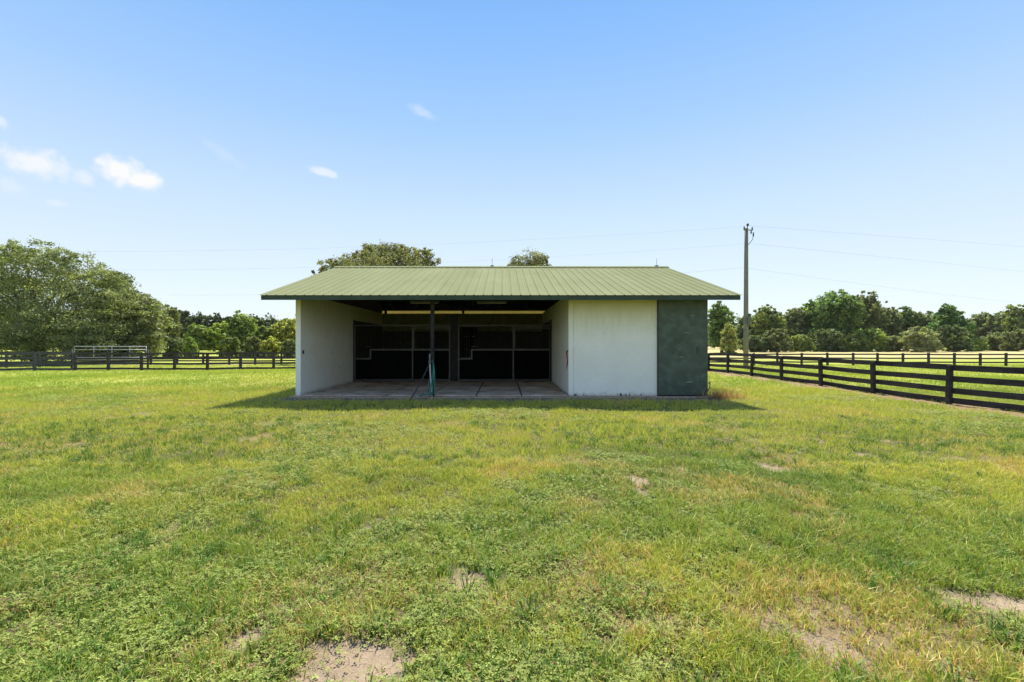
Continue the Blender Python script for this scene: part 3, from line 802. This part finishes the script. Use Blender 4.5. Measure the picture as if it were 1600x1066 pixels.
# left fence crossing the view
LF = [(pX(118, 32.9) + i * 2.385, 32.9) for i in range(0, 11)]
fence('board_fence', LF, [1.28, .93, .56, .19], .14, .03, M_fence, 'near black board fence crossing the paddock left of the barn', 'black board fences around the paddocks', 1.26, side=1, lean=.03, pw=.15)
LA = [(pX(118, 32.9), 32.9), (pX(54, 32.3), 32.3), (pX(-12, 31.4), 31.4), (pX(-80, 30.4), 30.4), (pX(-160, 29), 29)]
fence('board_fence', LA, [1.28, .93, .56, .19], .15, .03, M_greyfence, 'grey board fence at the far left, ending at the pipe gate', 'black board fences around the paddocks', 1.26, side=-1, lean=.03, pw=.15)
GF = [(pX(x, 37.0 - i * .6), 37.0 - i * .6) for i, x in enumerate((112, 62, 10, -44, -100))]
fence('board_fence', GF, [1.28, .88, .52, .2], .13, .03, M_greyfence, 'second grey fence just behind the far-left one', 'black board fences around the paddocks', 1.26, side=-1, lean=.03, pw=.12)
# far fence across the whole width
FF = [(-44 + i * 2.28, 41.0 - .0 * i) for i in range(0, 24)]
FF = [(pX(236 + i * 40.7, 41.5), 41.5) for i in range(-3, 9)]
fence('board_fence', FF, [1.10, .76, .42], .13, .03, M_fence, 'farther dark board fence seen through the near one left of the barn', 'black board fences around the paddocks', 1.12, side=1, lean=.02, pw=.14)
FR = [(pX(x, 40.2 - i * .12), 40.2 - i * .12) for i, x in enumerate((1060, 1098, 1138, 1177.5, 1214.7, 1252.5, 1293, 1333, 1371, 1411, 1451, 1491, 1531.6, 1571.6, 1612, 1653, 1694))]
fence('board_fence', FR, [1.05, .72, .38], .12, .03, M_fence, 'far dark board fence crossing the field right of the barn before the tan field', 'black board fences around the paddocks', 1.12, side=1, lean=.02, pw=.14)

# pipe gate
gy_ = 34.2; gx0, gx1 = pX(116, gy_), pX(214, gy_)
gate = empty('pipe_gate', (gx0, gy_, gzf(gx0, gy_))); tag(gate, 'pale galvanised pipe gate standing behind the left fence, taller than it', 'gate')
zz = [pZ(v, gy_) for v in (541.4, 546.6, 553.0, 555, 559, 562.3)]; zz = [zz[0], zz[1], zz[2] - .02, zz[4], zz[5]]
MB().tube([(gx0, gy_, zz[-1]), (gx0, gy_, zz[0]), (gx1, gy_ + .9, zz[0] - .02), (gx1, gy_ + .9, zz[-1]), (gx0, gy_, zz[-1])], .035, 8).build('gate_frame', M_gate, gate, True)
for z in zz[1:-1]: MB().tube([(gx0, gy_, z), (gx1, gy_ + .9, z - .01)], .026, 6).build('gate_rail', M_gate, gate, True)
for t in (.27, .52, .77): MB().tube([(gx0 + (gx1 - gx0) * t, gy_ + .9 * t - .03, zz[-1]), (gx0 + (gx1 - gx0) * t, gy_ + .9 * t - .03, zz[0])], .022, 6).build('gate_upright', M_gate, gate, True)
for x, y in ((gx0 - .18, gy_), (gx1 + .1, gy_ + .92)): MB().tube([(x, y, gzf(x, y) - .2), (x, y, zz[1])], .07, 8).build('gate_post', M_fence, gate, True)

# ------------------------------------------------------------------ utility pole and wires
UY = 33.0; UX = pX(1165.5, UY); UG = gzf(UX, UY)
pole = empty('utility_pole', (UX, UY, UG)); tag(pole, 'tall weathered utility pole behind the right fence, carrying thin wires', 'utility pole')
ztop = pZ(357, UY)
MB().tube([(UX, UY, UG - .3), (UX, UY, UG + 3), (UX + .02, UY, ztop - 2), (UX + .03, UY, ztop)], [.175, .165, .135, .12], 14).build('shaft', M_pole, pole, True)
def hw(mb, n='bracket', m=M_dark): return mb.build(n, m, pole)
za = pZ(360.5, UY)
hw(MB().bar((UX - .22, UY - .14, za + .02), (UX + .44, UY - .14, za - .0), .05, .06), 'crossarm', M_pole)
for xx, zz0, zz1 in ((UX - .20, za - .02, za + .28), (UX + .38, za + .02, za + .22), (UX + .30, za - .28, za - .03)):
    MB().tube([(xx, UY - .14, zz0), (xx, UY - .14, (zz0 + zz1) / 2), (xx, UY - .14, zz1)], [.03, .055, .035], 8).build('insulator', M_dark, pole, True)
MB().tube([(UX + .1, UY, ztop + .0), (UX + .11, UY, ztop + .14), (UX + .13, UY, ztop + .22), (UX + .13, UY, ztop + .32), (UX + .12, UY, ztop + .38)], [.02, .03, .09, .08, .02], 10).build('insulator', M_dark, pole, True)
MB().tube([(UX + .06, UY - .12, ztop - 1.25), (UX + .25, UY - .12, ztop - 1.05), (UX + .42, UY - .12, ztop - .82), (UX + .47, UY - .12, ztop - .55)], .02, 8).tube([(UX + .47, UY - .12, ztop - .62), (UX + .47, UY - .12, ztop - .32)], [.05, .045], 8).build('cable_riser', M_dark, pole, True)
MB().box(UX + .02, UX + .22, UY - .24, UY - .12, pZ(508, UY), pZ(494, UY)).build('meter_box', M_steel, pole)
MB().box(UX - .19, UX + .13, UY - .155, UY + .1, pZ(505, UY), pZ(498, UY)).build('steel_band', M_steel, pole)
def wire(pts, label, r=.011):
    """pts: (px, py, depth) read off the photo; quadratic through three of them"""
    P = [Vector((pX(a, d), d, pZ(b, d))) for a, b, d in pts]
    out = []
    for i in range(41):
        t = i / 40
        if len(P) == 2: p = P[0].lerp(P[1], t) - Vector((0, 0, 1.2 * 4 * t * (1 - t) * .15))
        else:
            tm = (P[1] - P[0]).length / ((P[1] - P[0]).length + (P[2] - P[1]).length)
            l0 = (t - tm) * (t - 1) / (tm * 1.0); l1 = t * (t - 1) / (tm * (tm - 1)); l2 = t * (t - tm) / (1 - tm)
            p = P[0] * l0 + P[1] * l1 + P[2] * l2
        out.append(p)
    o = MB().tube(out, r * .47, 5, False).build('overhead_wire', M_cable, None, True)
    tag(o, label, 'wire', 'overhead wires of the utility pole')
wire([(1165, 354, UY), (560, 386, 36), (100, 393, 40)], 'highest overhead wire running left from the pole top, passing over the treetops', .008)
wire([(1164, 381, UY), (480, 418, 36), (100, 421, 40)], 'middle overhead wire running left behind the barn roof tree', .008)
wire([(1164, 418, UY), (1075, 426, 33.6), (265, 461, 40)], 'lowest overhead wire running left, level with the left roof corner', .011)
wire([(1168, 353, UY), (1490, 377, 38), (1760, 398, 44)], 'highest overhead wire running right from the pole top', .010)
wire([(1172, 381, UY), (1345, 398, 37), (1700, 436, 48)], 'middle overhead wire running right from below the pole top', .011)
wire([(1167, 419, UY), (1340, 443, 37), (1640, 478, 48)], 'lowest overhead wire running right, dropping towards the treeline', .010)

# ------------------------------------------------------------------ trees
def foliage(lobes, n_clump, leaves, leaf, base_col, var, seed, rc=.16, flat=.7):
    """lobes: (cx,cy,cz,rx,ry,rz); returns verts, faces, colours"""
    R = np.random.default_rng(seed)
    L = np.array(lobes, float)
    vol = L[:, 3] * L[:, 4] * L[:, 5]; pr = vol ** .75; pr /= pr.sum()
    w = R.choice(len(L), n_clump, p=pr)
    d = R.normal(size=(n_clump, 3)); d /= np.linalg.norm(d, axis=1)[:, None]
    rad = 1 - .55 * R.random(n_clump) ** 1.7
    c = L[w, :3] + d * L[w, 3:] * rad[:, None]
    cr = (L[w, 3:].mean(1)) * rc * (.6 + .9 * R.random(n_clump)) * 1.6
    m = leaves; N = n_clump * m
    g = R.normal(size=(n_clump, m, 3)); g /= np.linalg.norm(g, axis=2)[..., None]; g *= (R.random((n_clump, m, 1)) ** .45) * np.where(R.random((n_clump, m, 1)) < .08, 1.7, 1.0)
    off = g * cr[:, None, None]; off[..., 2] *= flat
    # sprays: shift leaves outward along the clump's direction
    p = c[:, None, :] + off
    nrm = g * .6 + np.array([0, 0, .35]) + R.normal(size=(n_clump, m, 3)) * .75
    nrm /= np.linalg.norm(nrm, axis=2)[..., None]
    p = p.reshape(-1, 3); nrm = nrm.reshape(-1, 3)
    a = np.cross(nrm, R.normal(size=(N, 3))); a /= np.linalg.norm(a, axis=1)[:, None] + 1e-9; b = np.cross(nrm, a)
    s = leaf * (.6 + .8 * R.random((N, 1)))
    V = np.stack([p - a * s, p + b * s * .55, p + a * s, p - b * s * .55], 1).reshape(-1, 3)
    cl = base_col * (1 + var * (R.random((n_clump, 1)) - .5) * 2) * np.where(R.random((n_clump, 1)) < .18, C(1.35, 1.3, .95), 1.0)  # some clumps coloured brighter and yellower as sunlit highlights
    hue = R.random((n_clump, 1)); cl = cl * (1 - .35 * hue) + cl * C(1.35, 1.15, .9) * .35 * hue
    cl = np.repeat(cl, m, 0) * (.75 + .5 * R.random((N, 1)))
    V[:, 2] = np.maximum(V[:, 2], .05)
    i = np.arange(N)[:, None] * 4
    return V, i + np.array([[0, 1, 2, 3]]), np.repeat(cl, 4, 0)
def auto_lobes(W, D, z0, z1, seed, k=9, style='round'):
    R = random.Random(seed); H = z1 - z0; out = []
    if style == 'pine':
        for i in range(k):
            t = i / (k - 1); rr = W * (.75 - .55 * t)
            out.append((R.uniform(-.25, .25) * rr, R.uniform(-.2, .2) * rr, z0 + H * (.08 + .86 * t), rr, rr, H * .6 / k))
        return out
    for i in range(k):
        t = R.random(); a = R.uniform(0, 6.283); e = math.sin(math.pi * min(1, .18 + .72 * t)) ** .7
        rr = R.uniform(.26, .42); q = (R.random() ** .6) * (1 - rr) * e
        out.append((math.cos(a) * q * W, math.sin(a) * q * D, z0 + H * (.18 + .64 * t), W * rr, D * rr, H * rr * R.uniform(.55, .8)))
    out.append((0, 0, z0 + H * .5, W * .66, D * .66, H * .42))
    out.append((-W * .3, -D * .2, z0 + H * .2, W * .6, D * .5, H * .2)); out.append((W * .3, -D * .2, z0 + H * .2, W * .6, D * .5, H * .2))
    out.append((R.uniform(-.2, .2) * W, 0, z1 - H * .22, W * .36, D * .36, H * .22))
    for i in range(6):
        a = R.uniform(.25, 2.9); q = R.uniform(.72, .95)
        out.append((math.cos(a) * W * .85 * q, R.uniform(-.4, .4) * D, z0 + H * (.45 + .50 * math.sin(a) * q), W * R.uniform(.12, .2), D * .18, H * R.uniform(.05, .09)))
    return out
def tree(name, x, y, lobes, label, group, seed, base, ncl=240, lv=44, leaf=.2, var=.3, trunk=True, rc=.125, flat=.75, cat='tree', tr=.25):
    z = gzf(x, y); root = empty(name, (x, y, z)); tag(root, label, cat, group)
    V, Fc, cl = foliage(lobes, ncl, lv, leaf, C(*base), var, seed, rc, flat)
    np_mesh('crown', V, [Fc], M_leaf, cl, parent=root)
    R = random.Random(seed)
    if trunk:
        m = MB(); top = max(l[2] for l in lobes)
        mid = (R.uniform(-.2, .2), 0, top * .4)
        m.tube([(x, y, z - .3), (x + mid[0] * .5, y, z + top * .2), (x + mid[0], y, z + mid[2])], [tr * 1.25, tr, tr * .75], 9, False)
        for l in sorted(lobes, key=lambda l: -l[3] * l[5])[:9]:
            a = Vector((x + mid[0], y, z + mid[2] * R.uniform(.55, 1))); b = Vector((x + l[0], y + l[1], z + l[2] + l[5] * .3)); c = (a + b) / 2 + Vector((0, 0, .12 * (b - a).length))
            m.tube([a, c, b], [tr * .55, tr * .33, tr * .08], 6, False)
        m.build('trunk', M_bark, root, True)
    return root
OAK = (.105, .120, .062); OLIVE = (.122, .142, .076); MID = (.105, .130, .050); BRIGHT = (.14, .185, .060); YEL = (.20, .215, .060); DARK = (.075, .098, .05); GREY = (.15, .165, .095); BROWN = (.098, .102, .050)
def tr_px(px, top, hw_, Y, base, label, group=None, name='broadleaf_tree', bot=547, seed=0, k=9, style='round', ncl=230, lv=44, leaf=None, **kw):
    x = pX(px, Y); g = gzf(x, Y); H = pZ(top, Y) - g; W = hw_ * Y / F; z0 = max(.0, pZ(bot, Y) - g)
    z0 = min(z0, H * .5)
    lob = auto_lobes(W, min(W, H * .7) , z0, H, seed + 5, k, style)
    return tree(name, x, Y, lob, label, group, seed, base, int(ncl * 1.9), int(lv * .72), leaf or .0022 * Y + .02, **kw)

# the big spreading tree at far left
Yb = 47.0
def LB(px, py, rx, ry, dy=0, rd=None):
    s = Yb / F; return ((px - 60) * s, dy, pZ(py, Yb) - gzf(pX(60, Yb), Yb), rx * s, (rd or rx) * s, ry * s)
big = [LB(40, 420, 60, 32), LB(75, 404, 38, 22, -1), LB(120, 420, 34, 24, 0), LB(20, 396, 26, 14, 1), LB(48, 392, 22, 12, -1), LB(100, 402, 20, 12, 0), LB(0, 470, 60, 45), LB(90, 470, 70, 45), LB(150, 450, 45, 32, 0), LB(168, 432, 24, 17, 1),
       LB(40, 515, 80, 32, -1.5), LB(140, 505, 62, 40, -1), LB(-50, 470, 70, 60), LB(-60, 410, 45, 24), LB(190, 470, 28, 26), LB(130, 524, 55, 20, -2.5), LB(10, 528, 45, 18, -3), LB(-20, 545, 50, 20, -3), LB(45, 545, 45, 20, -2.5), LB(105, 545, 45, 20, -2), LB(160, 542, 40, 20, -2)]
tree('spreading_oak', pX(60, Yb), Yb, big, 'huge spreading grey-green oak at the far left, its boughs drooping behind the fence', 'trees left of the barn', 11, OLIVE, 1900, 58, .10, .38, rc=.17, flat=.55, tr=.55)
Yc = 50.0
def LC(px, py, rx, ry, dy=0):
    s = Yc / F; return ((px - 205) * s, dy, pZ(py, Yc) - gzf(pX(205, Yc), Yc), rx * s, rx * s, ry * s)
tree('spreading_oak', pX(205, Yc), Yc, [LC(200, 490, 42, 38), LC(215, 475, 25, 20), LC(232, 505, 30, 34), LC(185, 455, 22, 18), LC(240, 530, 26, 18, -1), LC(195, 525, 45, 22, -1), LC(215, 545, 40, 18, -1), LC(175, 545, 36, 18, -1), LC(175, 440, 20, 14)],
     'lower olive oak leaning out right of the huge far-left oak', 'trees left of the barn', 12, OLIVE, 620, 54, .14, .38, rc=.17, flat=.55, tr=.35)
LT = 'trees left of the barn'
tr_px(262, 478, 24, 74, OAK, 'grey-green tree filling in just right of the low olive oak', LT, seed=21, ncl=200, name='broadleaf_tree')
for i, (px, tp, w) in enumerate(((288, 484, 14), (310, 492, 14), (335, 488, 17), (358, 493, 14), (398, 494, 16), (422, 497, 14), (448, 498, 15), (468, 496, 15))):
    lab = ['first', 'second', 'third', 'fourth', 'fifth', 'sixth', 'seventh', 'last'][i]
    tr_px(px, tp, w + 5, 110, (.050, .066, .042), f'{lab} from the left of the far dark pines behind the left field', 'far pines behind the left field', name='pine_tree', seed=30 + i, style='round', k=8, ncl=110, lv=36, bot=530)
tr_px(308, 506, 24, 66, BRIGHT, 'bright light-green young tree left of its paler twin behind the left fence', LT, seed=41, ncl=240)
tr_px(345, 504, 26, 68, (.17, .22, .06), 'bright green round tree between the light-green young tree and the tall olive one', LT, seed=42, ncl=240)
tr_px(378, 486, 28, 70, (.125, .165, .05), 'tallest olive-green tree midway between the pipe gate and the barn', LT, seed=43, ncl=280)
tr_px(412, 508, 20, 66, MID, 'mid-green small tree between the tall olive tree and the yellowish one', LT, seed=44, ncl=180)
tr_px(446, 500, 30, 68, YEL, 'yellow-green tree touching the left edge of the barn', LT, seed=45, ncl=280)
tr_px(480, 505, 26, 70, YEL, 'yellow-green tree mostly hidden behind the barn left wall', LT, seed=46, ncl=160)
for i, (px, tp, w, Y, c, lb) in enumerate(((297, 528, 14, 58, BRIGHT, 'small pale green shrub at the right foot of the low olive oak'), (360, 526, 18, 60, MID, 'dark shrub below the bright green round tree'),
        (395, 524, 18, 60, OAK, 'dull green shrub right below the tall olive tree'), (425, 527, 18, 60, YEL, 'yellowish shrub below the yellow-green tree by the barn'), (272, 530, 16, 60, DARK, 'dark shrub in the shade between the oak and the pale shrub'), (452, 530, 16, 60, OLIVE, 'olive shrub nearest the barn left wall'))):
    tr_px(px, tp, w, Y, c, lb, 'shrubs behind the left fence', name='shrub', seed=60 + i, ncl=110, lv=40, bot=566, cat='shrub', k=6, tr=.06)
# trees behind the barn
Yd = 46.0
def LD(px, py, rx, ry, dy=0):
    s = Yd / F; return ((px - 600) * s, dy, pZ(py, Yd) - gzf(pX(600, Yd), Yd), rx * s, rx * s, ry * s)
tree('spreading_oak', pX(600, Yd), Yd, [LD(590, 402, 28, 20), LD(612, 398, 26, 18), LD(652, 405, 26, 17), LD(635, 412, 35, 20), LD(520, 415, 24, 16), LD(505, 430, 16, 12), LD(600, 430, 80, 25), LD(580, 395, 18, 14), LD(540, 418, 25, 13), LD(663, 398, 14, 10), LD(600, 460, 85, 40), LD(535, 400, 10, 6), LD(672, 408, 14, 12), LD(625, 392, 22, 10), LD(495, 430, 10, 8), LD(560, 408, 22, 16), LD(600, 412, 60, 16)],
     'broad brownish-green oak rising behind the left half of the barn roof', 'trees behind the barn', 13, BROWN, 1500, 58, .09, .42, rc=.15, flat=.7, tr=.45)
tree('broadleaf_tree', pX(828, 52), 52, [(0, 0, 11.2, 2.0, 2, 1.2), (-1.6, 0, 10.6, 1.2, 1.2, .8), (1.5, 0, 10.9, 1.3, 1.3, 1.0), (0, 0, 9.6, 3, 3, 1.6), (.6, 0, 11.4, 1.1, 1, .7), (0, 0, 7, 4, 4, 3)],
     'small oak top showing above the ridge near the middle of the roof', 'trees behind the barn', 14, BROWN, 620, 52, .09, .4, rc=.17, tr=.3)
# right treeline
RT = 'trees along the far side of the right field'
rt = [(1128, 472, 26, 96, (.085, .13, .045), 'dark green tree touching the right wall of the barn', 280), (1196, 476, 34, 112, MID, 'dense mid-green tree directly behind the utility pole', 300), (1163, 494, 20, 118, DARK, 'dark tree between the barn tree and the utility pole', 150),
      (1240, 484, 26, 118, OLIVE, 'olive tree right of the utility pole, left of the tallest oak', 240), (1222, 492, 20, 128, OAK, 'grey-green tree tucked behind the olive tree', 150), (1262, 478, 22, 118, (.11, .15, .05), 'yellow-green tree at the left shoulder of the tallest oak', 220),
      (1300, 452, 50, 115, (.085, .13, .05), 'tallest broad oak of the right-hand treeline', 520), (1352, 460, 36, 120, OAK, 'tall loose-topped oak right beside the tallest one', 320), (1383, 480, 28, 122, OLIVE, 'olive tree right of the loose-topped oak', 220),
      (1412, 480, 30, 124, (.10, .14, .055), 'mid-green tree behind the round grey bush', 240), (1442, 484, 26, 122, OLIVE, 'rounded tree over the right side of the round grey bush', 200), (1480, 477, 34, 116, (.07, .12, .042), 'dark green twin-topped tree before the gap in the right treeline', 340),
      (1532, 490, 30, 150, (.13, .15, .085), 'hazy grey-green tree just right of the gap in the treeline', 240), (1562, 486, 26, 145, (.13, .155, .08), 'hazy tree second from the right edge', 220), (1596, 478, 30, 132, (.12, .15, .06), 'light green tree cut by the right edge of the picture', 260),
      (1640, 480, 34, 130, MID, 'tree just past the right edge of the picture', 160), (1508, 506, 20, 150, GREY, 'low hazy tree filling the gap in the treeline', 120), (1332, 470, 24, 130, MID, 'tree wedged behind the two tallest oaks', 140)]
for i, (px, tp, w, Y, c, lb, nc) in enumerate(rt): tr_px(px, tp, w, Y, c, lb, RT, seed=80 + i, ncl=nc, bot=546, k=11, lv=46, var=.42, tr=.3)
for i, (px, tp, w, Y, c, lb) in enumerate(((1140, 515, 17, 88, (.17, .19, .075), 'pale yellowish bush in front of the tree by the barn'), (1180, 520, 20, 100, DARK, 'dark bush left of the foot of the utility pole'), (1212, 520, 20, 100, OAK, 'dull bush right of the foot of the utility pole'),
        (1250, 516, 22, 105, (.13, .16, .06), 'light bush below the olive tree right of the pole'), (1290, 522, 22, 106, DARK, 'dark bush under the left half of the tallest oak'), (1325, 522, 24, 106, MID, 'mid-green bush under the right half of the tallest oak'),
        (1362, 518, 22, 106, (.14, .18, .06), 'bright bush under the loose-topped oak'), (1395, 520, 20, 106, OLIVE, 'olive bush left of the round grey bush'), (1440, 511, 33, 100, (.16, .175, .10), 'round grey-green bush standing out before the right treeline'),
        (1490, 518, 22, 104, DARK, 'dark bush under the twin-topped tree'), (1522, 524, 18, 112, BRIGHT, 'bright small bush at the gap in the treeline'), (1558, 524, 24, 118, OLIVE, 'olive bush below the hazy trees'), (1592, 520, 24, 112, OAK, 'grey bush at the right edge below the light green tree'))):
    tp_ = tp if w > 30 else tp + (-9, 4, -5, 7, -11, 2, -6, 5, 0, -8, 3, -4, -7)[i]
    tr_px(px, tp_, w if w > 30 else w * (1.0 + .09 * (i * 5 % 7)), Y, c, lb, 'bushes at the foot of the right treeline', name='bush', seed=120 + i, ncl=170, lv=44, bot=556, cat='bush', k=7, tr=.08, var=.35)
# deep wood behind both treelines, one mass
wl_ = []
R_ = random.Random(5)
for px in range(1090, 2500, 11):
    Y = R_.uniform(150, 175); tp = 493 + R_.uniform(-6, 10) + (12 if 1495 < px < 1525 else 0); wl_.append((pX(px, Y), Y, pZ(tp, Y) * .5 - .5, 5, 4, pZ(tp, Y) * .5))
for px in range(-900, 1090, 11):
    Y = R_.uniform(125, 150); tp = 489 + R_.uniform(-5, 6); wl_.append((pX(px, Y), Y, pZ(tp, Y) * .5 - .5, 4.4, 4, pZ(tp, Y) * .5))
V, Fc, cl_ = foliage(wl_, 5600, 34, .40, C(.055, .078, .04), .35, 55, rc=.2)
V[:, 2] -= .5
o = np_mesh('distant_wood', V, [Fc], M_leaf, cl_); tag(o, 'dark continuous wood in the distance behind the treelines', 'wood', kind='stuff')

# tall dry weeds at the barn corner and along the right field edge
def tuft(x, y, n, h, base, label, group=None, name='dry_weed', spread=.25):
    R = np.random.default_rng(int(abs(x * 97 + y * 13))); z = gzf(x, y)
    root = None
    bx = R.normal(size=n) * spread; by = R.normal(size=n) * spread * .6; a = R.random(n) * 6.283; hh = h * (.4 + .7 * R.random(n)); w = .004 + .006 * R.random(n)
    ln_ = hh * (.2 + .6 * R.random(n)); la = R.random(n) * 6.283
    B = np.stack([bx, by, 0 * bx], 1); D = np.stack([np.cos(a) * w, np.sin(a) * w, 0 * a], 1); T = B + np.stack([np.cos(la) * ln_, np.sin(la) * ln_, hh], 1)
    V = np.stack([B - D, B + D, T], 1).reshape(-1, 3); i = np.arange(n)[:, None] * 3
    c = C(*base) * (.6 + .8 * R.random((n, 1)))
    o = np_mesh(name, V, [i + np.array([[0, 1, 2]])], M_grass, np.repeat(c, 3, 0)); o.location = (x, y, z); tag(o, label, 'weed', group)
tuft(5.75, 12.0, 420, .32, (.42, .25, .12), 'orange-brown dead weed clump at the right front corner of the barn')

# ------------------------------------------------------------------ summer haze
hm = bpy.data.materials.new('thin_haze'); hm.use_nodes = True
hn = hm.node_tree; hn.nodes.remove(hn.nodes['Principled BSDF'])
pv = hn.nodes.new('ShaderNodeVolumePrincipled'); pv.inputs['Color'].default_value = (.93, .95, .97, 1); pv.inputs['Density'].default_value = .00007; pv.inputs['Anisotropy'].default_value = .2
hn.links.new(pv.outputs[0], hn.nodes['Material Output'].inputs['Volume'])
hz_ = MB().box(-1000, 1000, -300, 1300, -1.9, 30).build('haze', hm); tag(hz_, kind='stuff', label='thin pale summer haze in the air over the pasture')
